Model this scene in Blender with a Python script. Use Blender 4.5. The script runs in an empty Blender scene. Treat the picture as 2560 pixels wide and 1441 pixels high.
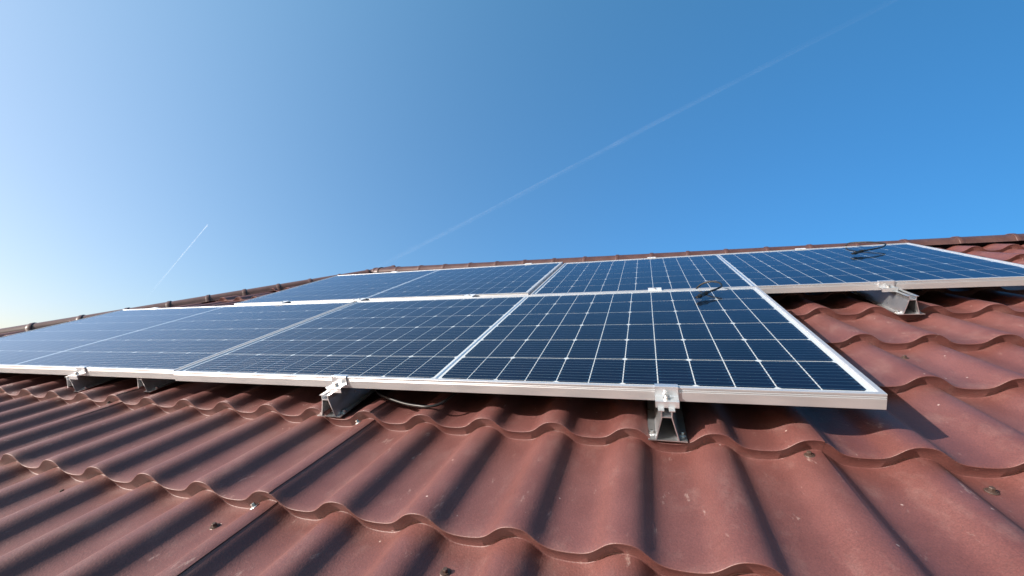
import bpy, bmesh, math, random
import numpy as np
from mathutils import Matrix, Vector

random.seed(7)
C = bpy.context.scene.collection
R = math.radians

# ---------------------------------------------------------------- frame of the roof
# u runs along the eave, v up the slope, w out of the roof; w = 0 is the top of the panels
SL = R(26.0)
Z0 = 5.0
M = Matrix(((1, 0, 0, 0),
            (0, math.cos(SL), -math.sin(SL), 0),
            (0, math.sin(SL), math.cos(SL), Z0),
            (0, 0, 0, 1)))
def W(u, v, w): return M @ Vector((u, v, w))

# ---------------------------------------------------------------- camera
cam = bpy.data.cameras.new('camera')
co = bpy.data.objects.new('camera', cam); C.objects.link(co)
rt = Vector((0.95070353, 0.29235003, -0.10341302))
up = -Vector((-0.03986101, -0.21550511, -0.97568881))
fw = Vector((-0.30752868, 0.93171294, -0.19322811))
rot = Matrix((rt, up, -fw)).transposed().to_4x4()
co.matrix_world = M @ Matrix.Translation((-0.46146695, -0.97395523, 0.45729899)) @ rot
cam.sensor_width = 36.0
cam.lens = 36.0 * 1041.0 / 2560.0
cam.clip_start = 0.02
cam.clip_end = 400000
bpy.context.scene.camera = co

# ---------------------------------------------------------------- sky and sun
SUN_DIR = (M.to_3x3() @ Vector((-0.70, -0.366, 0.61))).normalized()     # towards the sun
EL = math.asin(SUN_DIR.z); AZ = math.atan2(SUN_DIR.x, SUN_DIR.y)
world = bpy.data.worlds.new('World'); bpy.context.scene.world = world
world.use_nodes = True
nt = world.node_tree; bg = nt.nodes['Background']
sky = nt.nodes.new('ShaderNodeTexSky'); sky.sky_type = 'NISHITA'
sky.sun_disc = False; sky.sun_elevation = EL; sky.sun_rotation = AZ % (2 * math.pi)
sky.altitude = 100; sky.air_density = 1.0; sky.dust_density = 1.0; sky.ozone_density = 6.0
# haze brightens the sky on the sun's side: every channel times exp(direction . k)
tcw = nt.nodes.new('ShaderNodeTexCoord')
cmb = nt.nodes.new('ShaderNodeCombineXYZ')
for i, (k, gain) in enumerate((((-1.088, -0.393, 0.950), 1.107), ((-0.505, -0.037, 1.093), 1.197), ((-0.306, 0.239, 0.900), 1.050))):
    dot = nt.nodes.new('ShaderNodeVectorMath'); dot.operation = 'DOT_PRODUCT'; dot.inputs[1].default_value = k
    ex = nt.nodes.new('ShaderNodeMath'); ex.operation = 'EXPONENT'
    gn = nt.nodes.new('ShaderNodeMath'); gn.operation = 'MULTIPLY'; gn.inputs[1].default_value = gain
    nt.links.new(tcw.outputs['Generated'], dot.inputs[0]); nt.links.new(dot.outputs['Value'], ex.inputs[0])
    nt.links.new(ex.outputs[0], gn.inputs[0]); nt.links.new(gn.outputs[0], cmb.inputs[i])
tint = nt.nodes.new('ShaderNodeVectorMath'); tint.operation = 'MULTIPLY'
nt.links.new(sky.outputs[0], tint.inputs[0]); nt.links.new(cmb.outputs[0], tint.inputs[1])
nt.links.new(tint.outputs[0], bg.inputs[0])
bg.inputs[1].default_value = 0.0632
sun = bpy.data.lights.new('sun', 'SUN'); sun.energy = 4.4; sun.angle = R(0.5); sun.color = (1.0, 0.94, 0.86)
so = bpy.data.objects.new('sun', sun); C.objects.link(so)
so.rotation_euler = SUN_DIR.to_track_quat('Z', 'Y').to_euler()
vs = bpy.context.scene.view_settings
vs.view_transform = 'Standard'; vs.look = 'None'; vs.gamma = 1.0; vs.exposure = 0.8

# ---------------------------------------------------------------- materials
def mat(name, col, rough=0.5, metal=0.0, spec=0.5):
    m = bpy.data.materials.new(name); m.use_nodes = True
    b = m.node_tree.nodes['Principled BSDF']
    b.inputs['Base Color'].default_value = (*col, 1)
    b.inputs['Roughness'].default_value = rough
    b.inputs['Metallic'].default_value = metal
    b.inputs['Specular IOR Level'].default_value = spec
    return m
def nodes(m): return m.node_tree.nodes, m.node_tree.links, m.node_tree.nodes['Principled BSDF']
def noise(m, scale, detail=3, rough=0.5, coord='Object', stretch=None):
    n, l, b = nodes(m)
    tc = n.new('ShaderNodeTexCoord'); t = n.new('ShaderNodeTexNoise')
    t.inputs['Scale'].default_value = scale; t.inputs['Detail'].default_value = detail
    t.inputs['Roughness'].default_value = rough
    if stretch:
        mp = n.new('ShaderNodeMapping')
        mp.inputs['Scale'].default_value = stretch[:3]
        if len(stretch) > 3: mp.inputs['Rotation'].default_value = (0, 0, stretch[3])
        l.new(tc.outputs[coord], mp.inputs[0]); l.new(mp.outputs[0], t.inputs['Vector'])
    else: l.new(tc.outputs[coord], t.inputs['Vector'])
    return t
def ramp(m, src, a, b, ca, cb):
    n, l, _ = nodes(m)
    r = n.new('ShaderNodeValToRGB')
    r.color_ramp.elements[0].position = a; r.color_ramp.elements[1].position = b
    r.color_ramp.elements[0].color = (*ca, 1); r.color_ramp.elements[1].color = (*cb, 1)
    l.new(src, r.inputs[0]); return r.outputs[0]
def mixc(m, fac, a, b, mode='MIX'):
    n, l, _ = nodes(m)
    x = n.new('ShaderNodeMix'); x.data_type = 'RGBA'; x.blend_type = mode
    if isinstance(fac, float): x.inputs[0].default_value = fac
    else: l.new(fac, x.inputs[0])
    for s, i in ((a, 6), (b, 7)):
        if isinstance(s, tuple): x.inputs[i].default_value = (*s, 1)
        else: l.new(s, x.inputs[i])
    return x.outputs[2]
def bump(m, src, strength, dist, prev=None):
    n, l, b = nodes(m)
    x = n.new('ShaderNodeBump'); x.inputs['Strength'].default_value = strength
    x.inputs['Distance'].default_value = dist
    l.new(src, x.inputs['Height'])
    if prev: l.new(prev, x.inputs['Normal'])
    return x.outputs[0]

def tile_material():
    m = mat('red_brown_textured_coating', (0.17, 0.055, 0.045), 0.46, 0, 0.5)
    n, l, b = nodes(m)
    big = noise(m, 5.0, 5, 0.6)
    c = ramp(m, big.outputs[0], 0.32, 0.72, (0.140, 0.0445, 0.038), (0.190, 0.071, 0.064))
    dust = noise(m, 17.0, 6, 0.7, stretch=(1, 0.45, 1))                 # thin films of dust
    c = mixc(m, ramp(m, dust.outputs[0], 0.52, 0.80, (0, 0, 0), (0.45, 0.45, 0.45)), c, (0.30, 0.175, 0.155))
    grain = noise(m, 340.0, 4, 0.75)
    c = mixc(m, 1.0, c, ramp(m, grain.outputs[0], 0.36, 0.66, (0.64,) * 3, (1.0,) * 3), 'MULTIPLY')
    # small pale flecks and short rubbed streaks
    vor = n.new('ShaderNodeTexVoronoi'); vor.inputs['Scale'].default_value = 17.0
    tc = n.new('ShaderNodeTexCoord'); l.new(tc.outputs['Object'], vor.inputs['Vector'])
    c = mixc(m, ramp(m, vor.outputs['Distance'], 0.022, 0.05, (0.8, 0.8, 0.8), (0, 0, 0)), c, (0.55, 0.42, 0.38))
    st = noise(m, 38.0, 5, 0.75, stretch=(1.0, 0.12, 1.0, 0.35))
    c = mixc(m, ramp(m, st.outputs[0], 0.64, 0.74, (0, 0, 0), (0.55, 0.55, 0.55)), c, (0.46, 0.34, 0.30))
    b.inputs['IOR'].default_value = 1.55
    l.new(c, b.inputs['Base Color'])
    rr = ramp(m, dust.outputs[0], 0.3, 0.8, (0.47,) * 3, (0.62,) * 3)
    l.new(rr, b.inputs['Roughness'])
    fl = n.new('ShaderNodeBsdfGlossy'); fl.inputs['Color'].default_value = (0.80, 0.76, 0.74, 1); fl.inputs['Roughness'].default_value = 0.50
    fx = n.new('ShaderNodeMixShader'); fx.inputs[0].default_value = 0.02           # mineral flakes in the coating
    l.new(b.outputs[0], fx.inputs[1]); l.new(fl.outputs[0], fx.inputs[2]); l.new(fx.outputs[0], n['Material Output'].inputs[0])
    soft = noise(m, 9.0, 2, 0.4)
    nb = bump(m, soft.outputs[0], 0.25, 0.004)
    g2 = noise(m, 240.0, 3, 0.6)
    nb = bump(m, g2.outputs[0], 0.5, 0.0012, nb)
    nb = bump(m, grain.outputs[0], 0.55, 0.0006, nb)
    l.new(nb, b.inputs['Normal']); l.new(nb, fl.inputs['Normal'])
    return m
TILE = tile_material()
CAP = mat('smooth_dark_brown_coating', (0.085, 0.040, 0.036), 0.42)
n, l, b = nodes(CAP)
l.new(ramp(CAP, noise(CAP, 14.0, 5, 0.65).outputs[0], 0.35, 0.75, (0.070, 0.033, 0.029), (0.115, 0.062, 0.055)), b.inputs['Base Color'])

def alu(name, col, rough, metal=0.85, streak=0.0):
    m = mat(name, col, rough, metal)
    n, l, b = nodes(m)
    t = noise(m, 60, 4, 0.6, stretch=(0.15, 1, 1))
    l.new(ramp(m, t.outputs[0], 0.3, 0.75, tuple(0.95 * c for c in col), tuple(min(1, 1.04 * c) for c in col)), b.inputs['Base Color'])
    l.new(ramp(m, t.outputs[0], 0.3, 0.7, (rough - .03,) * 3, (rough + .06,) * 3), b.inputs['Roughness'])
    return m
FRAME = alu('silver_anodised_frame', (0.575, 0.585, 0.61), 0.40, 0.60)
GALV = alu('galvanised_rail', (0.78, 0.80, 0.83), 0.30, 0.92)
CLIP = alu('bright_clamp', (0.80, 0.81, 0.82), 0.35, 0.35)
MILL = alu('mill_finish_aluminium', (0.72, 0.745, 0.78), 0.30, 0.75)
ZINC = alu('zinc_screw', (0.55, 0.55, 0.54), 0.32, 0.95)
DARKSCREW = mat('brown_painted_screw', (0.085, 0.055, 0.045), 0.45, 0.3)
RUBBER = mat('black_cable_rubber', (0.012, 0.012, 0.013), 0.42)
PLASTIC = mat('black_connector_plastic', (0.010, 0.010, 0.011), 0.35)
WHITE = mat('white_backsheet', (0.56, 0.585, 0.61), 0.5)
WALL = mat('pale_render', (0.62, 0.58, 0.50), 0.9)
DARKUNDER = mat('grey_underlay_and_rear_shade', (0.05, 0.05, 0.055), 0.9)

CELL = mat('dark_blue_cells', (0.008, 0.013, 0.036), 0.40, 0, 0.12)
n, l, b = nodes(CELL)
t = noise(CELL, 5.5, 3, 0.6)
l.new(ramp(CELL, t.outputs[0], 0.35, 0.65, (0.0014, 0.0018, 0.0085), (0.0030, 0.0038, 0.0150)), b.inputs['Base Color'])
WIRE = mat('tinned_busbar', (0.72, 0.70, 0.66), 0.25, 1.0)

def noise2(m, scale, detail, rough):
    n, l = m.node_tree.nodes, m.node_tree.links
    tc = n.new('ShaderNodeTexCoord'); t = n.new('ShaderNodeTexNoise')
    t.inputs['Scale'].default_value = scale; t.inputs['Detail'].default_value = detail; t.inputs['Roughness'].default_value = rough
    l.new(tc.outputs['Object'], t.inputs['Vector']); return t.outputs[0]
def ramp2(m, src, a, b, lo, hi):
    n, l = m.node_tree.nodes, m.node_tree.links
    r = n.new('ShaderNodeMapRange')
    for i, v in enumerate((a, b, lo, hi)): r.inputs[i + 1].default_value = v
    l.new(src, r.inputs[0]); return r.outputs[0]
def glass_material():
    m = bpy.data.materials.new('front_glass'); m.use_nodes = True
    n, l = m.node_tree.nodes, m.node_tree.links
    n.remove(n['Principled BSDF'])
    out = n['Material Output']
    fr = n.new('ShaderNodeFresnel'); ge = n.new('ShaderNodeNewGeometry'); io = n.new('ShaderNodeMapRange')      # the same pane from either side
    io.inputs[3].default_value = 1.50; io.inputs[4].default_value = 1 / 1.50
    l.new(ge.outputs['Backfacing'], io.inputs[0]); l.new(io.outputs[0], fr.inputs['IOR'])
    tr = n.new('ShaderNodeBsdfTransparent'); tr.inputs[0].default_value = (0.97, 0.985, 0.98, 1)
    gl = n.new('ShaderNodeBsdfGlossy'); gl.inputs['Roughness'].default_value = 0.08; gl.inputs['Color'].default_value = (0.79, 0.87, 0.98, 1)
    nz = noise2(m, 2.6, 6, 0.65)                                       # a thin uneven film of dust and dried drops
    l.new(ramp2(m, nz, 0.35, 0.75, 0.045, 0.15), gl.inputs['Roughness'])
    mx = n.new('ShaderNodeMixShader')
    pw = n.new('ShaderNodeMath'); pw.operation = 'POWER'; pw.inputs[1].default_value = 1.4      # anti-reflection coating
    ml = n.new('ShaderNodeMath'); ml.operation = 'MULTIPLY'; ml.inputs[1].default_value = 1.4; ml.use_clamp = True
    l.new(fr.outputs[0], pw.inputs[0]); l.new(pw.outputs[0], ml.inputs[0]); l.new(ml.outputs[0], mx.inputs[0]); l.new(tr.outputs[0], mx.inputs[1]); l.new(gl.outputs[0], mx.inputs[2])
    l.new(mx.outputs[0], out.inputs[0])
    return m
GLASS = glass_material()

# ---------------------------------------------------------------- mesh building
class MB:
    def __init__(s): s.v = []; s.f = []; s.sm = []
    def add(s, vs, fs, smooth=False):
        o = len(s.v); s.v += [tuple(v) for v in vs]
        s.f += [tuple(i + o for i in f) for f in fs]; s.sm += [smooth] * len(fs)
    def box(s, x0, y0, z0, x1, y1, z1):
        vs = [(x0, y0, z0), (x1, y0, z0), (x1, y1, z0), (x0, y1, z0), (x0, y0, z1), (x1, y0, z1), (x1, y1, z1), (x0, y1, z1)]
        s.add(vs, [(3, 2, 1, 0), (4, 5, 6, 7), (0, 1, 5, 4), (1, 2, 6, 5), (2, 3, 7, 6), (3, 0, 4, 7)])
    def quad(s, a, b, c, d): s.add([a, b, c, d], [(0, 1, 2, 3)])
    def prism(s, poly, a0, a1, axis='y'):
        # poly: closed outline in the two other axes; extruded from a0 to a1
        k = len(poly); vs = []
        for a in (a0, a1):
            for p, q in poly:
                vs.append((p, a, q) if axis == 'y' else (a, p, q) if axis == 'x' else (p, q, a))
        fs = [(i, (i + 1) % k, k + (i + 1) % k, k + i) for i in range(k)]
        fs += [tuple(range(k))[::-1], tuple(range(k, 2 * k))]
        s.add(vs, fs)
    def tube(s, path, rad, n=8, caps=True):
        path = [Vector(p) for p in path]; vs = []; fs = []
        rads = rad if isinstance(rad, (list, tuple)) else [rad] * len(path)
        prev = None
        for i, p in enumerate(path):
            d = (path[min(i + 1, len(path) - 1)] - path[max(i - 1, 0)]).normalized()
            if prev is None:
                a = d.orthogonal().normalized()
            else:
                a = (prev - d * prev.dot(d)).normalized()
            prev = a; b = d.cross(a)
            for j in range(n):
                t = 2 * math.pi * j / n
                vs.append(p + (a * math.cos(t) + b * math.sin(t)) * rads[i])
        for i in range(len(path) - 1):
            for j in range(n):
                fs.append((i * n + j, i * n + (j + 1) % n, (i + 1) * n + (j + 1) % n, (i + 1) * n + j))
        s.add(vs, fs, True)
        if caps:
            s.add(vs[:n], [tuple(range(n))[::-1]]); s.add(vs[-n:], [tuple(range(n))])
    def lathe(s, prof, n=12, c=(0, 0, 0), smooth=False):
        vs = []; fs = []
        for r, z in prof:
            for j in range(n):
                t = 2 * math.pi * j / n
                vs.append((c[0] + r * math.cos(t), c[1] + r * math.sin(t), c[2] + z))
        for i in range(len(prof) - 1):
            for j in range(n):
                fs.append((i * n + j, i * n + (j + 1) % n, (i + 1) * n + (j + 1) % n, (i + 1) * n + j))
        fs.append(tuple((len(prof) - 1) * n + j for j in range(n)))
        s.add(vs, fs, smooth)
    def build(s, name, material, parent=None, tri=False):
        me = bpy.data.meshes.new(name)
        me.from_pydata(s.v, [], s.f)
        me.polygons.foreach_set('use_smooth', s.sm)
        me.materials.append(material); me.update()
        return link(name, me, parent)
def link(name, me, parent=None):
    o = bpy.data.objects.new(name, me); C.objects.link(o)
    if parent: o.parent = parent
    return o
def bevel(o, w, seg=2):
    b = o.modifiers.new('bevel', 'BEVEL'); b.width = w; b.segments = seg; b.limit_method = 'ANGLE'; b.angle_limit = R(40)
    return o
def tag(o, label, cat, group=None):
    o['label'] = label; o['category'] = cat
    if group: o['group'] = group
    return o
def thing(name, label, cat, mw, group=None):
    o = bpy.data.objects.new(name, None); C.objects.link(o); o.empty_display_size = 0.05
    o.matrix_world = mw
    return tag(o, label, cat, group)
def at(u, v, w, rz=0.0, tilt=None):
    m = M @ Matrix.Translation((u, v, w)) @ Matrix.Rotation(rz, 4, 'Z')
    return m @ tilt if tilt else m
def dup(root, mw, label):
    r = root.copy(); C.objects.link(r); r.matrix_world = mw; r['label'] = label
    for ch in list(root.children):
        c = ch.copy(); C.objects.link(c); c.parent = r; c.matrix_parent_inverse = ch.matrix_parent_inverse.copy()
        for g in list(ch.children):
            d = g.copy(); C.objects.link(d); d.parent = c
    return r

# ---------------------------------------------------------------- ground
g = MB(); g.quad((-60000, -60000, 0), (60000, -60000, 0), (60000, 60000, 0), (-60000, 60000, 0))
GR = mat('grass_and_earth', (0.09, 0.10, 0.05), 0.95)
t = noise(GR, 0.2, 6, 0.6)
n, l, b = nodes(GR); l.new(ramp(GR, t.outputs[0], 0.35, 0.65, (0.06, 0.08, 0.03), (0.16, 0.14, 0.09)), b.inputs['Base Color'])
gr = g.build('ground', GR); gr['kind'] = 'structure'

# ---------------------------------------------------------------- the house and its tiled roof
U0, PW, V0, ST = -1.2577, 0.1866, -0.0447, 0.3511
WC, WT, RISE = -0.0860, -0.1205, 0.0320
# axis of the ridge caps (top line) and of the hip caps
RA, RB = Vector((1.5, 2.70, -0.082)), Vector((-3.27, 2.89, -0.064))
HB = Vector((-5.10, 0.85, -0.058))
def ridge_v(u): return RA.y + (u - RA.x) * (RB.y - RA.y) / (RB.x - RA.x)
house = thing('house', 'house with a red brown metal tile roof carrying the solar panels', 'house', Matrix.Translation((0, 0, 0)))

def wave(u):
    t = (np.asarray(u) - U0) / PW; t = t - np.floor(t)                  # crest at 0 and 1, flat pan between
    S = lambda x: 1 / (1 + np.exp(-1.702 * x))
    h = -0.012 * np.sin(np.pi * np.clip((t - 0.3) / 0.3, 0, 1))
    for o in (-1, 0, 1): h = h + S((t - o - 0.780) / 0.098) - S((t - o - 0.190) / 0.088)
    h = h + 1.0
    return WT + (WC - WT) * h
def lie(u, v): return -0.0044 * (u + 0.3) - 0.002 * v                    # the roof is not quite parallel to the panels
def sheet(k, kmin, kmax, nseg):
    ua = U0 + 6 * PW * k - 0.030; ub = U0 + 6 * PW * (k + 1) + 0.017
    us = np.linspace(ua, ub, nseg * 6 + 8)
    base = wave(us)
    edge = np.clip((us - (ub - 0.045)) / 0.045, 0, 1)
    base = base + 0.0012 * edge ** 1.5                                # free edge lies over the next sheet
    left = np.clip(((ua + 0.05) - us) / 0.05, 0, 1)
    base = base - 0.0008 * left
    rng = np.random.default_rng(100 + k)
    ph = rng.uniform(0, 6.28, 6)
    jv, jw = rng.uniform(-0.002, 0.002), rng.uniform(-0.0003, 0.0003)
    rows = []
    lean = 0.0140
    for s in range(kmin, kmax):
        v = V0 + s * ST
        # foot fold, riser, rounded nose, then the long face
        for dv, dw in ((lean - 0.0025, -RISE), (lean - 0.0007, -RISE + 0.0003), (lean + 0.0001, -RISE + 0.0014),
                       (0.0005, -0.0022), (0.0000, -0.0012), (0.0004, -0.0004), (0.0016, 0.0),
                       (0.020, -0.0008), (0.09, None), (0.18, None), (0.27, None), (0.335, None)):
            if dw is None: dw = -RISE * dv / ST
            rows.append((v + dv, dw))
    bend = lambda u, v: 0.0008 * (math.sin(5.1 * u + 2.3 * v + ph[0]) + math.sin(11.0 * u - 3.7 * v + ph[1]) * 0.6 + math.sin(2.0 * u + 7.9 * v + ph[2]) * 0.7)
    slip = lambda u, v: 0.0012 * (math.sin(6.0 * u + ph[3] + round(v / ST) * 1.9) + 0.5 * math.sin(17.0 * u + ph[4]))
    V = np.array([[(u, v + jv + slip(u, v), h + dw + jw + bend(u, v) + lie(u, v)) for u, h in zip(us, base)] for v, dw in rows]).reshape(-1, 3)
    nu, nv = len(us), len(rows)
    i = np.arange(nv - 1)[:, None] * nu + np.arange(nu - 1)[None, :]
    F = np.stack([i, i + 1, i + nu + 1, i + nu], -1).reshape(-1, 4)
    me = bpy.data.meshes.new('roof_sheet')
    me.from_pydata(V.tolist(), [], F.tolist())
    me.polygons.foreach_set('use_smooth', [True] * len(F))
    bm = bmesh.new(); bm.from_mesh(me)
    def cut(p, nrm):
        bmesh.ops.bisect_plane(bm, geom=bm.verts[:] + bm.edges[:] + bm.faces[:], plane_co=p, plane_no=nrm, clear_outer=True, dist=1e-5)
    d = (RA - RB); cut(Vector((RA.x, RA.y - 0.098, 0)), Vector((-d.y, d.x, 0)))
    d = (RB - HB)
    cut(Vector((RB.x + 0.04, RB.y - 0.02, 0)), Vector((-d.y, d.x, 0)))
    bm.to_mesh(me); bm.free()
    if not len(me.polygons): bpy.data.meshes.remove(me); return None
    me.materials.append(TILE)
    me.transform(M)
    return link('roof_sheet', me, house)
sheets = {}
for k in range(-7, 9):
    near = -3 <= k <= 1
    sheets[k] = sheet(k, -9 if not near else -9, 8, 48 if near else 12)

# the other faces of the roof, beyond ridge and hip
def base_of(p): return W(p.x, p.y, p.z) - Vector((0, 0, 0.075))
rR = base_of(RA + (RA - RB) * 1.55); rL = base_of(RB)
hd = (HB - RB); tE = (-3.16 - RB.y) / hd.y
eL = base_of(RB + hd * tE)
yr = rL.y
eLb = Vector((eL.x, 2 * yr - eL.y, eL.z)); eRb = Vector((rR.x, 2 * yr - eL.y, eL.z)); eR = Vector((rR.x, eL.y, eL.z))
def face(*p):
    b = MB(); b.add(p, [tuple(range(len(p)))]); return b.build('roof_sheet', TILE, house)
face(rR, eRb, eLb, rL)
face(rL, eLb, eL)
# a dark deck under the sheets and the walls
dk = MB(); dz = Vector((0, 0, -0.10)); dk.add([eL + dz, eR + dz, rR + dz, rL + dz], [(0, 1, 2, 3)]); dk.build('roof_deck', DARKUNDER, house)
x0, x1, y0, y1 = eL.x + 0.5, eR.x - 0.3, eL.y + 0.5, eLb.y - 0.5
zt = eL.z - 0.02
for a in ((x0, y0, x1, y0 + .3), (x0, y1 - .3, x1, y1), (x0, y0 + .3, x0 + .3, y1 - .3), (x1 - .3, y0 + .3, x1, y1 - .3)):
    wl = MB(); wl.box(a[0], a[1], 0, a[2], a[3], zt); wl.build('wall', WALL, house)
gb = MB(); gx = x1 - 0.05
gb.add([(gx, y0, zt), (gx, y1, zt), (gx, yr, rR.z - 0.25)], [(0, 1, 2)]); gb.build('gable_wall', WALL, house)
gt = MB()
gt.prism([(eL.y - 0.14, eL.z - 0.10), (eL.y - 0.12, eL.z - 0.16), (eL.y - 0.04, eL.z - 0.16), (eL.y - 0.02, eL.z - 0.10), (eL.y - 0.03, eL.z - 0.10), (eL.y - 0.05, eL.z - 0.15), (eL.y - 0.11, eL.z - 0.15), (eL.y - 0.13, eL.z - 0.10)], eL.x, eR.x, 'x')
gt.build('gutter', TILE, house)

# ridge and hip caps: half round pieces with a raised band at one end
def cap_mesh(L, hw=0.098, hh=0.072, name='ridge_cap'):
    prof = []
    prof.append((-hw - 0.012, -hh - 0.004)); prof.append((-hw, -hh))
    for i in range(0, 15):
        a = math.pi * (1 - i / 14)
        prof.append((hw * 0.97 * math.cos(a), -hh + 0.006 + (hh - 0.006) * math.sin(a) ** 0.92))
    prof.append((hw, -hh)); prof.append((hw + 0.012, -hh - 0.004))
    stn = [(0.0, 0.0), (0.0, 0.004), (0.004, 0.0055), (0.022, 0.0055), (0.030, 0.0015), (0.036, 0.0), (L + 0.03, -0.0015)]
    b = MB(); vs = []; fs = []; k = len(prof)
    for x, g_ in stn:
        for p, q in prof:
            rr = math.hypot(p, q + hh) or 1
            vs.append((x, p + g_ * p / rr, q + g_ * max(0, (q + hh) / rr)))
    for i in range(len(stn) - 1):
        for j in range(k - 1):
            fs.append((i * k + j, (i + 1) * k + j, (i + 1) * k + j + 1, i * k + j + 1))
    b.add(vs, fs, True)
    me = bpy.data.meshes.new(name); me.from_pydata(b.v, [], b.f)
    me.polygons.foreach_set('use_smooth', [True] * len(b.f)); me.materials.append(CAP)
    return me
def run_caps(name, p, q, pitch, start, me):
    a = W(*p); d = (W(*q) - a); L = d.length; d.normalize()
    side = Vector((0, 0, 1)).cross(d).normalized(); upv = d.cross(side)
    x = start; k = 0
    while x < L - 0.1:
        o = link(name, me, house)
        mm = Matrix((d, side, upv)).transposed().to_4x4(); mm.translation = a + d * x
        o.matrix_world = mm
        x += pitch; k += 1
ridge_me = cap_mesh(0.28); hip_me = cap_mesh(0.28, name='hip_cap')
run_caps('ridge_cap', RB, RA + (RA - RB) * 1.5, 0.283, 0.02, ridge_me)
run_caps('hip_cap', RB, RB + hd * (tE - 0.02), 0.283, -0.19, hip_me)
# rounded junction piece where the hip meets the ridge
j = MB()
dj = (W(*RA) - W(*RB)).normalized(); sj = Vector((0, 0, 1)).cross(dj).normalized(); uj = dj.cross(sj)
vs = []; fs = []; nr, nc = 6, 14
for i in range(nr):
    f_ = i / (nr - 1); rr = math.cos(f_ * math.pi / 2 * 0.98)
    for c_ in range(nc):
        a_ = math.pi * c_ / (nc - 1)
        vs.append(W(*RB) + dj * (0.10 - 0.20 * f_) + sj * (0.106 * math.cos(a_) * (0.35 + 0.65 * rr)) + uj * (-0.074 + 0.082 * math.sin(a_) * rr))
for i in range(nr - 1):
    for c_ in range(nc - 1): fs.append((i * nc + c_, i * nc + c_ + 1, (i + 1) * nc + c_ + 1, (i + 1) * nc + c_))
j.add(vs, fs, True); j.build('junction_cap', CAP, house)

# roofing screws, each a sub-part of the sheet it holds
def screw_mesh(name, big=1.0):
    b = MB()
    b.lathe([(0.0085 * big, 0.0), (0.0088 * big, 0.0012), (0.0075 * big, 0.0024)], 16)
    b.lathe([(0.0062 * big, 0.0024), (0.0062 * big, 0.0038)], 16)
    b.lathe([(0.0042 * big, 0.0038), (0.0042 * big, 0.0085), (0.0034 * big, 0.0095)], 6)
    me = bpy.data.meshes.new(name); me.from_pydata(b.v, [], b.f); return me
scr_d = screw_mesh('roof_screw', 1.15); scr_d.materials.append(DARKSCREW)
scr_z = screw_mesh('roof_screw', 1.15); scr_z.materials.append(ZINC)
def surf_w(u, v):
    s = math.floor((v - V0) / ST + 1e-6); dv = v - (V0 + s * ST)
    return float(wave(np.array(u))) - RISE * dv / ST + lie(u, v)
for u, v, z, tl in ((-1.90, -0.432, 0, 0), (-1.352, -0.445, 0, 0), (-1.283, -0.402, 1, 0), (-1.283, -0.051, 1, 0), (-0.808, -0.449, 0, 0),
                    (-0.150, -0.051, 0, 0), (0.130, -0.078, 0, 0), (-2.400, -0.051, 0, 0), (0.315, 0.588, 0, 0), (1.45, 2.33, 0, 0)):
    k = math.floor((u - U0) / (6 * PW))
    o = link('roof_screw', scr_z if z else scr_d, sheets[k])
    du = 0.002
    sl = math.atan2(surf_w(u + du, v) - surf_w(u - du, v), 2 * du)
    o.matrix_world = at(u, v, surf_w(u, v), 0, Matrix.Rotation(-sl, 4, 'Y'))

# ---------------------------------------------------------------- solar panels
PWD, PHT = 2.094, 1.038
def panel_frame():
    # profile: (inset from the outer edge, w), going round the hollow section
    pr = [(0.0, 0.0), (0.0, -0.0052), (0.0011, -0.0057), (0.0011, -0.0068), (0, -0.0073), (0, -0.0092), (0.0011, -0.0097), (0.0011, -0.0108), (0, -0.0113),
          (0.0, -0.035), (0.028, -0.035), (0.028, -0.0335), (0.0016, -0.0335), (0.0016, -0.0075), (0.011, -0.0075), (0.011, -0.0012), (0.0100, 0.0)]
    vs = []; fs = []; k = len(pr)
    for d, w in pr: vs += [(-PWD + d, d, w), (-d, d, w), (-d, PHT - d, w), (-PWD + d, PHT - d, w)]
    for i in range(k):
        a, b_ = i * 4, ((i + 1) % k) * 4
        for c in range(4): fs.append((a + c, b_ + c, b_ + (c + 1) % 4, a + (c + 1) % 4))
    b = MB(); b.add(vs, fs); return b
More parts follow.
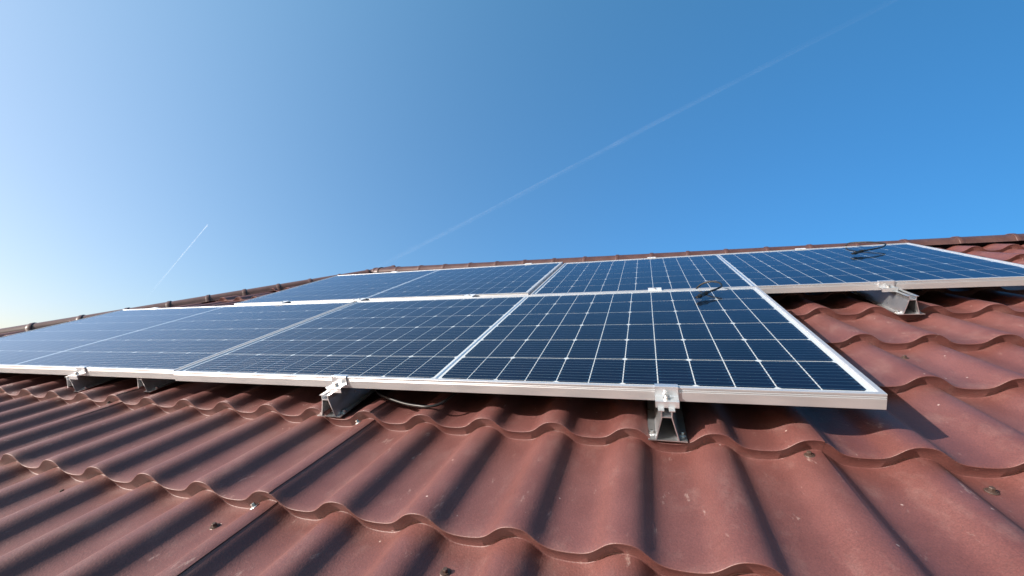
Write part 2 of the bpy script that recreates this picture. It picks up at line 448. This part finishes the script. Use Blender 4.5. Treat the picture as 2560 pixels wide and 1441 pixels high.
def panel_parts(root):
    bevel(panel_frame().build('frame', FRAME, root), 0.0006, 1)
    e = 0.0112
    b = MB(); b.quad((-PWD + e, e, -0.0050), (-e, e, -0.0050), (-e, PHT - e, -0.0050), (-PWD + e, PHT - e, -0.0050))
    b.build('backsheet', WHITE, root)
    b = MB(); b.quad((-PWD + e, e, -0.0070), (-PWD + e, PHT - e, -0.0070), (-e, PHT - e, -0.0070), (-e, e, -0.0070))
    b.build('shade_dark_rear_sheet', DARKUNDER, root)  # underside coloured dark grey to deepen the shade beneath the panel
    # 2 x 12 x 6 half cells with clipped corners
    mu, mv, mid = 0.0225, 0.0205, 0.0115
    half = PWD / 2 - mu - mid; cu = half / 12; cv = (PHT - 2 * mv) / 6
    gp, gv, ch = 0.0015, 0.0018, 0.0068
    cells = MB(); wires = MB()
    for s in (0, 1):
        ux = -PWD / 2 + mid if s else -PWD + mu
        for r in range(6):
            vb = mv + r * cv
            for c in range(12):
                a0, a1 = ux + c * cu + gp, ux + (c + 1) * cu - gp
                b0, b1 = vb + gv, vb + cv - gv
                z = -0.0045
                lc = ch if c % 2 == 0 else 0.0006; rc = ch if c % 2 == 1 else 0.0006
                cells.add([(a0 + lc, b0, z), (a1 - rc, b0, z), (a1, b0 + rc, z), (a1, b1 - rc, z), (a1 - rc, b1, z), (a0 + lc, b1, z), (a0, b1 - lc, z), (a0, b0 + lc, z)],
                          [tuple(range(8))])
            for q in range(9):
                y = vb + cv * (q + 0.5) / 9
                ring = [(-0.00042, -0.00440), (-0.00026, -0.00426), (0, -0.00420), (0.00026, -0.00426), (0.00042, -0.00440)]
                vs = []
                for x in (ux + 0.002, ux + half - 0.002):
                    vs += [(x, y + p, w) for p, w in ring]
                wires.add(vs, [(i, i + 5, i + 6, i + 1) for i in range(4)], True)
                for c in range(12):
                    for xa in (ux + c * cu + 0.003, ux + (c + 1) * cu - 0.010):
                        wires.quad((xa, y - 0.0010, -0.00432), (xa + 0.007, y - 0.0010, -0.00432), (xa + 0.007, y + 0.0010, -0.00432), (xa, y + 0.0010, -0.00432))
    ribbon = MB(); ribbon.quad((-PWD / 2 - 0.0035, mv, -0.0043), (-PWD / 2 + 0.0035, mv, -0.0043), (-PWD / 2 + 0.0035, PHT - mv, -0.0043), (-PWD / 2 - 0.0035, PHT - mv, -0.0043))
    ribbon.build('cross_ribbon', GALV, root)
    cells.build('cell_array', CELL, root)
    wires.build('busbar', WIRE, root)
    b = MB(); b.quad((-PWD + e, e, -0.0020), (-e, e, -0.0020), (-e, PHT - e, -0.0020), (-PWD + e, PHT - e, -0.0020))
    b.build('glass_cover', GLASS, root)
    for x in (-PWD * 0.25, -PWD * 0.5, -PWD * 0.75):
        b = MB(); b.box(x - 0.05, PHT - 0.14, -0.024, x + 0.05, PHT - 0.05, -0.0073); b.build('junction_box', PLASTIC, root)
GP = 'solar panels laid in two staggered rows'
p1 = thing('solar_panel', 'lower row solar panel nearest the camera with free right corner over bare tiles', 'solar panel', at(0, 0, 0), GP)
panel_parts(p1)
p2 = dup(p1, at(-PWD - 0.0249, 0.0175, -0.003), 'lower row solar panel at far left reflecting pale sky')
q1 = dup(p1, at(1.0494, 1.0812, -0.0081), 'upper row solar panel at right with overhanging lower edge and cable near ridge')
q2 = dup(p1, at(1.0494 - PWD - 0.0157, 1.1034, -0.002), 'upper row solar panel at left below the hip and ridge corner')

# ---------------------------------------------------------------- mounting rails
def rail_profile():
    t = 0.0022
    # outer outline of base flanges, sloped legs, channel and its two lips, drawn as closed strips
    S = []
    S.append([(-0.0430, 0), (0.0430, 0), (0.0430, t), (-0.0430, t)])
    S.append([(-0.0260, t), (-0.0236, t), (-0.0098, 0.062), (-0.0122, 0.062)])
    S.append([(0.0236, t), (0.0260, t), (0.0122, 0.062), (0.0098, 0.062)])
    S.append([(-0.0122, 0.062), (0.0122, 0.062), (0.0122, 0.0642), (-0.0122, 0.0642)])
    S.append([(-0.0122, 0.0642), (-0.0100, 0.0642), (-0.0100, 0.0778), (-0.0122, 0.0778)])
    S.append([(0.0100, 0.0642), (0.0122, 0.0642), (0.0122, 0.0778), (0.0100, 0.0778)])
    S.append([(-0.0185, 0.0778), (-0.0050, 0.0778), (-0.0050, 0.0800), (-0.0185, 0.0800)])
    S.append([(0.0050, 0.0778), (0.0185, 0.0778), (0.0185, 0.0800), (0.0050, 0.0800)])
    return S
def rail_parts(root, L):
    b = MB()
    for poly in rail_profile(): b.prism(poly, 0, L, 'y')
    b.build('rail_profile', GALV, root)
    for x in (-0.0345, 0.0345):
        for y in (0.028, L - 0.028):
            s = MB()
            s.lathe([(0.0080, 0.0), (0.0080, 0.0016), (0.0068, 0.0022)], 14)
            s.lathe([(0.0046, 0.0022), (0.0046, 0.0076), (0.0036, 0.0086)], 6)
            o = s.build('screw', ZINC, root); o.location = (x, y, 0.0023)
GRL = 'short trapezoid rails screwed into the tile troughs'
def rail_at(u, v, top=0.0):
    w0 = WT + lie(u, v) + 0.0085; return at(u, v, w0) @ Matrix.Diagonal((1, 1, (-0.0352 + top - w0) / 0.08, 1))
rail = thing('mounting_rail', 'trapezoid rail front centre, hollow end facing the camera under the nearest panel', 'mounting rail', rail_at(-0.4295, -0.049), GRL)
rail_parts(rail, 0.40)
for u, v, lb in ((-1.389, -0.049, 'trapezoid rail under the joint clamp left of the hanging cable'),
                 (-2.722, 0.000, 'trapezoid rail under the leftmost end clamp of the lower row'),
                 (-2.347, 0.032, 'trapezoid rail without a clamp between the left clamp and the panel joint'),
                 (0.514, 0.968, 'trapezoid rail end exposed under the upper right panel above bare tiles')):
    dup(rail, rail_at(u, v, -0.0081 if v > 0.5 else -0.002), lb)

# ---------------------------------------------------------------- clamps
def end_clamp_parts(root, wd=0.052):
    # side view in (v, w); v = 0 is the face of the panel frame, w = 0 its top
    t = 0.0028
    b = MB(); h = wd / 2
    poly = [(0.011, 0.0035), (-0.0045, 0.0035), (-0.0045, -0.0195), (-0.0335, -0.0195), (-0.0335, -0.0360), (-0.0305, -0.0360),
            (-0.0305, -0.0225), (-0.0012, -0.0225), (-0.0012, 0.0006), (0.011, 0.0006)]
    vs = []; k = len(poly)
    for x in (-h, h): vs += [(x, p, q) for p, q in poly]
    fs = [(i, k + i, k + (i + 1) % k, (i + 1) % k) for i in range(k)]
    b.add(vs, fs)
    for o_ in (0, k):
        for q in ((0, 1, 8, 9), (1, 2, 7, 8), (2, 3, 6, 7), (3, 4, 5, 6)):
            b.add([vs[o_ + i] for i in q], [(0, 1, 2, 3)])
    bevel(b.build('bracket', MILL, root), 0.0006, 1)
    s = MB(); s.lathe([(0.0085, 0), (0.0085, 0.0015)], 16); s.lathe([(0.0062, 0.0015), (0.0064, 0.008), (0.0056, 0.0088)], 16); s.lathe([(0.0030, 0.0088), (0.0030, 0.0089)], 6)
    o = s.build('bolt', ZINC, root); o.location = (0.0, -0.0185, -0.0194)
GEC = 'end clamps gripping the lower edges of the panels'
ec = thing('end_clamp', 'end clamp with bolt on front centre rail gripping nearest panel', 'clamp', at(-0.427, 0, 0), GEC)
end_clamp_parts(ec)
dup(ec, at(-1.366, 0, 0), 'end clamp with bolt left of the hanging cable at panel lower edge')
dup(ec, at(-2.650, 0.0175, -0.003), 'end clamp farthest left, small, on the lower edge of the pale panel')
dup(ec, at(0.478, 1.0812, -0.0081), 'end clamp on lower edge of the upper right panel')
def mid_clamp_parts(root, gap, wd=0.06):
    b = MB(); h = wd / 2; g2 = gap / 2
    b.box(-h, -g2 - 0.010, 0.0006, h, g2 + 0.010, 0.0036)
    b.box(-h, -g2 + 0.004, -0.030, -h + wd, -g2 + 0.0068, 0.0006)
    b.box(-h, g2 - 0.0068, -0.030, h, g2 - 0.004, 0.0006)
    bevel(b.build('hat_plate', CLIP, root), 0.0006, 1)
    s = MB(); s.lathe([(0.0085, 0), (0.0085, 0.0014)], 16); s.lathe([(0.0055, 0.0014), (0.0055, 0.005)], 16)
    o = s.build('bolt', ZINC, root); o.location = (0, 0, 0.0036)
GMC = 'middle clamps bridging the gap between the two panel rows'
mc = thing('middle_clamp', 'flat middle clamp on row joint left of the upright cable loop', 'clamp', at(-0.425, 1.060, -0.0025), GMC)
mid_clamp_parts(mc, 0.044)
dup(mc, at(-1.385, 1.066, -0.001), 'flat middle clamp on row joint midway along nearest panel left half')
dup(mc, at(-2.100, 1.070, 0.0), 'flat middle clamp where lower panel joint meets the row joint')
dup(mc, at(-2.700, 1.075, 0.0), 'glinting middle clamp farthest left on the row joint')
def top_clamp_parts(root, wd=0.055):
    b = MB(); h = wd / 2
    b.box(-h, -0.011, 0.0006, h, 0.016, 0.0036); b.box(-h, 0.0025, -0.030, h, 0.0055, 0.0006); b.box(-h, 0.0055, -0.034, h, 0.030, -0.030)
    bevel(b.build('bracket', CLIP, root), 0.0006, 1)
    s = MB(); s.lathe([(0.0062, 0), (0.0064, 0.008), (0.0056, 0.0088)], 16)
    o = s.build('bolt', ZINC, root); o.location = (0, 0.0185, -0.030)
GTC = 'small clamps along the upper edges of the panels'
tc_ = thing('top_clamp', 'small clamp on upper panel edge just below the ridge and hip corner', 'clamp', at(-2.55, 1.1034 + PHT, -0.002), GTC)
top_clamp_parts(tc_)
dup(tc_, at(-1.335, 1.1034 + PHT, -0.002), 'small clamp on upper edge left of the upper panel joint')
dup(tc_, at(-0.42, 1.0812 + PHT, -0.0081), 'small clamp on upper edge of right panel, left of its middle strip')
dup(tc_, at(0.49, 1.0812 + PHT, -0.0081), 'small clamp on upper edge left of the far cable loop')
dup(tc_, at(-3.87, 0.0175 + PHT, -0.003), 'small clamp on upper edge of the far left panel under the hip')

# ---------------------------------------------------------------- cables with plugs
def smooth(pts, n=10):
    P = [Vector(p) for p in pts]; P = [P[0] * 2 - P[1]] + P + [P[-1] * 2 - P[-2]]; out = []
    for i in range(1, len(P) - 2):
        for k in range(n):
            t = k / n
            out.append(0.5 * ((2 * P[i]) + (-P[i - 1] + P[i + 1]) * t + (2 * P[i - 1] - 5 * P[i] + 4 * P[i + 1] - P[i + 2]) * t * t + (-P[i - 1] + 3 * P[i] - 3 * P[i + 1] + P[i + 2]) * t ** 3))
    out.append(P[-2]); return out
def plug(root, p, q):
    p, q = Vector(p), Vector(q); d = q - p
    b = MB()
    pts = [p + d * t for t in (0, 0.05, 0.22, 0.24, 0.30, 0.32, 0.72, 0.74, 0.80, 0.82, 1.0)]
    b.tube(pts, [0.0040, 0.0058, 0.0072, 0.0088, 0.0088, 0.0078, 0.0082, 0.0094, 0.0094, 0.0062, 0.0056], 12)
    b.build('plug_body', PLASTIC, root)
    d.normalize(); sd = d.cross(Vector((0, 0, 1))).normalized(); b = MB()
    for s in (-1, 1):
        o = p + (q - p) * 0.80 + sd * 0.0062 * s
        b.tube([o, o + d * 0.010, o + d * 0.022], [0.0026, 0.0026, 0.0018], 6)
    b.build('locking_prong', PLASTIC, root)
k1 = thing('panel_cable', 'black looped cable with plug lying on the nearest panel, rising from the row joint', 'cable', at(-0.22, 1.05, 0), 'black cables with plugs on the panels')
def rel(pts, o): return [Vector(p) - Vector(o) for p in pts]
o1 = (-0.22, 1.05, 0)
c1 = rel([(-0.250, 1.07, -0.03), (-0.240, 1.062, 0.000), (-0.216, 1.050, 0.022), (-0.185, 1.030, 0.033), (-0.158, 0.998, 0.033), (-0.155, 0.960, 0.026), (-0.182, 0.922, 0.022), (-0.213, 0.890, 0.020)], o1)
b = MB(); b.tube(smooth(c1), 0.0042, 8); b.build('cable_wire', RUBBER, k1)
plug(k1, Vector((-0.211, 0.892, 0.0202)) - Vector(o1), Vector((-0.268, 0.826, 0.0125)) - Vector(o1))
k2 = thing('panel_cable', 'black looped cable with plug lying on the upper right panel near the ridge', 'cable', at(0.65, 2.1, -0.008), 'black cables with plugs on the panels')
o2 = (0.65, 2.1, -0.008)
c2 = rel([(0.735, 2.135, -0.03), (0.742, 2.125, 0.006), (0.772, 2.09, 0.017), (0.820, 2.04, 0.022), (0.852, 1.98, 0.021), (0.850, 1.93, 0.018), (0.808, 1.87, 0.014), (0.745, 1.82, 0.013), (0.700, 1.80, 0.010)], o2)
b = MB(); b.tube(smooth(c2), 0.0042, 8); b.build('cable_wire', RUBBER, k2)
plug(k2, Vector((0.702, 1.802, 0.0122)) - Vector(o2), Vector((0.625, 1.755, 0.004)) - Vector(o2))
b = MB()
b.tube(smooth([(-1.36, 0.24, -0.043), (-1.325, 0.13, -0.050), (-1.287, 0.062, -0.074), (-1.230, 0.034, -0.080), (-1.160, 0.010, -0.0825), (-1.103, -0.004, -0.0805), (-1.070, -0.006, -0.0795), (-1.040, 0.010, -0.078), (-1.022, 0.050, -0.074), (-1.00, 0.13, -0.064), (-0.97, 0.22, -0.048)]), 0.0042, 8)
o = b.build('hanging_cable', RUBBER); o.matrix_world = M
tag(o, 'black cable sagging below the panel edge onto the tiles', 'cable')

# ---------------------------------------------------------------- contrails
def contrail_material():
    m = bpy.data.materials.new('contrail_ice'); m.use_nodes = True
    n, l = m.node_tree.nodes, m.node_tree.links
    n.remove(n['Principled BSDF'])
    tr = n.new('ShaderNodeBsdfTransparent'); df = n.new('ShaderNodeBsdfDiffuse'); df.inputs[0].default_value = (0.95, 0.95, 0.95, 1)
    tl = n.new('ShaderNodeBsdfTranslucent'); tl.inputs[0].default_value = (0.95, 0.95, 0.95, 1)
    ad = n.new('ShaderNodeAddShader')
    l.new(df.outputs[0], ad.inputs[0]); l.new(tl.outputs[0], ad.inputs[1])
    mx = n.new('ShaderNodeMixShader')
    at_ = n.new('ShaderNodeAttribute'); at_.attribute_name = 'ice'
    tc = n.new('ShaderNodeTexCoord'); nz = n.new('ShaderNodeTexNoise'); nz.inputs['Scale'].default_value = 0.0015; nz.inputs['Detail'].default_value = 4
    l.new(tc.outputs['Object'], nz.inputs['Vector'])
    mp = n.new('ShaderNodeMapRange'); mp.inputs[1].default_value = 0.3; mp.inputs[2].default_value = 0.7; mp.inputs[3].default_value = 0.5; mp.inputs[4].default_value = 1.3
    l.new(nz.outputs[0], mp.inputs[0])
    mu = n.new('ShaderNodeMath'); mu.operation = 'MULTIPLY'
    l.new(at_.outputs['Fac'], mu.inputs[0]); l.new(mp.outputs[0], mu.inputs[1])
    l.new(mu.outputs[0], mx.inputs[0]); l.new(tr.outputs[0], mx.inputs[1]); l.new(ad.outputs[0], mx.inputs[2])
    l.new(mx.outputs[0], n['Material Output'].inputs[0])
    return m
TRAIL = contrail_material()
def contrail(label, da, db, alt, w0, w1, dens):
    eye = co.matrix_world.translation
    A = eye + Vector(da) * ((alt - eye.z) / da[2]); B = eye + Vector(db) * ((alt - eye.z) / db[2])
    n = 140; b = MB(); den = []
    for layer, rf in enumerate((1.0, 0.72, 0.45, 0.25)):
        pts = []; rs = []
        for i in range(n + 1):
            t = i / n
            pts.append((B - A) * t + Vector((0, 0, 40 * math.sin(9 * t + layer) * (w0 / 150))))
            rs.append((w0 + (w1 - w0) * t) * rf * (1 + 0.28 * math.sin(23 * t + 2 * layer) * math.sin(57 * t + layer) + 0.25 * (random.random() - 0.5)))
        b.tube(pts, rs, 12, caps=False)
        for i in range(n + 1): den += [dens(i / n)] * 12
    o = b.build('contrail', TRAIL); o.location = A
    at_ = o.data.attributes.new('ice', 'FLOAT', 'POINT'); at_.data.foreach_set('value', den)
    tag(o, label, 'contrail', 'contrails in the sky')
    return o
contrail('long faint contrail slanting from the ridge to upper right sky', (-0.585, 0.770, 0.255), (0.455, 0.655, 0.625), 9000, 165, 48,
         lambda t: 0.0034 * min(1, 0.35 + t * 3) * (1 if t < 0.75 else max(0.2, 1 - (t - 0.75) * 3)))
contrail('short bright contrail low in the pale left sky', (-0.798, 0.530, 0.286), (-0.862, 0.492, 0.128), 9000, 22, 70,
         lambda t: 0.042 * (1 - t) ** 1.6)
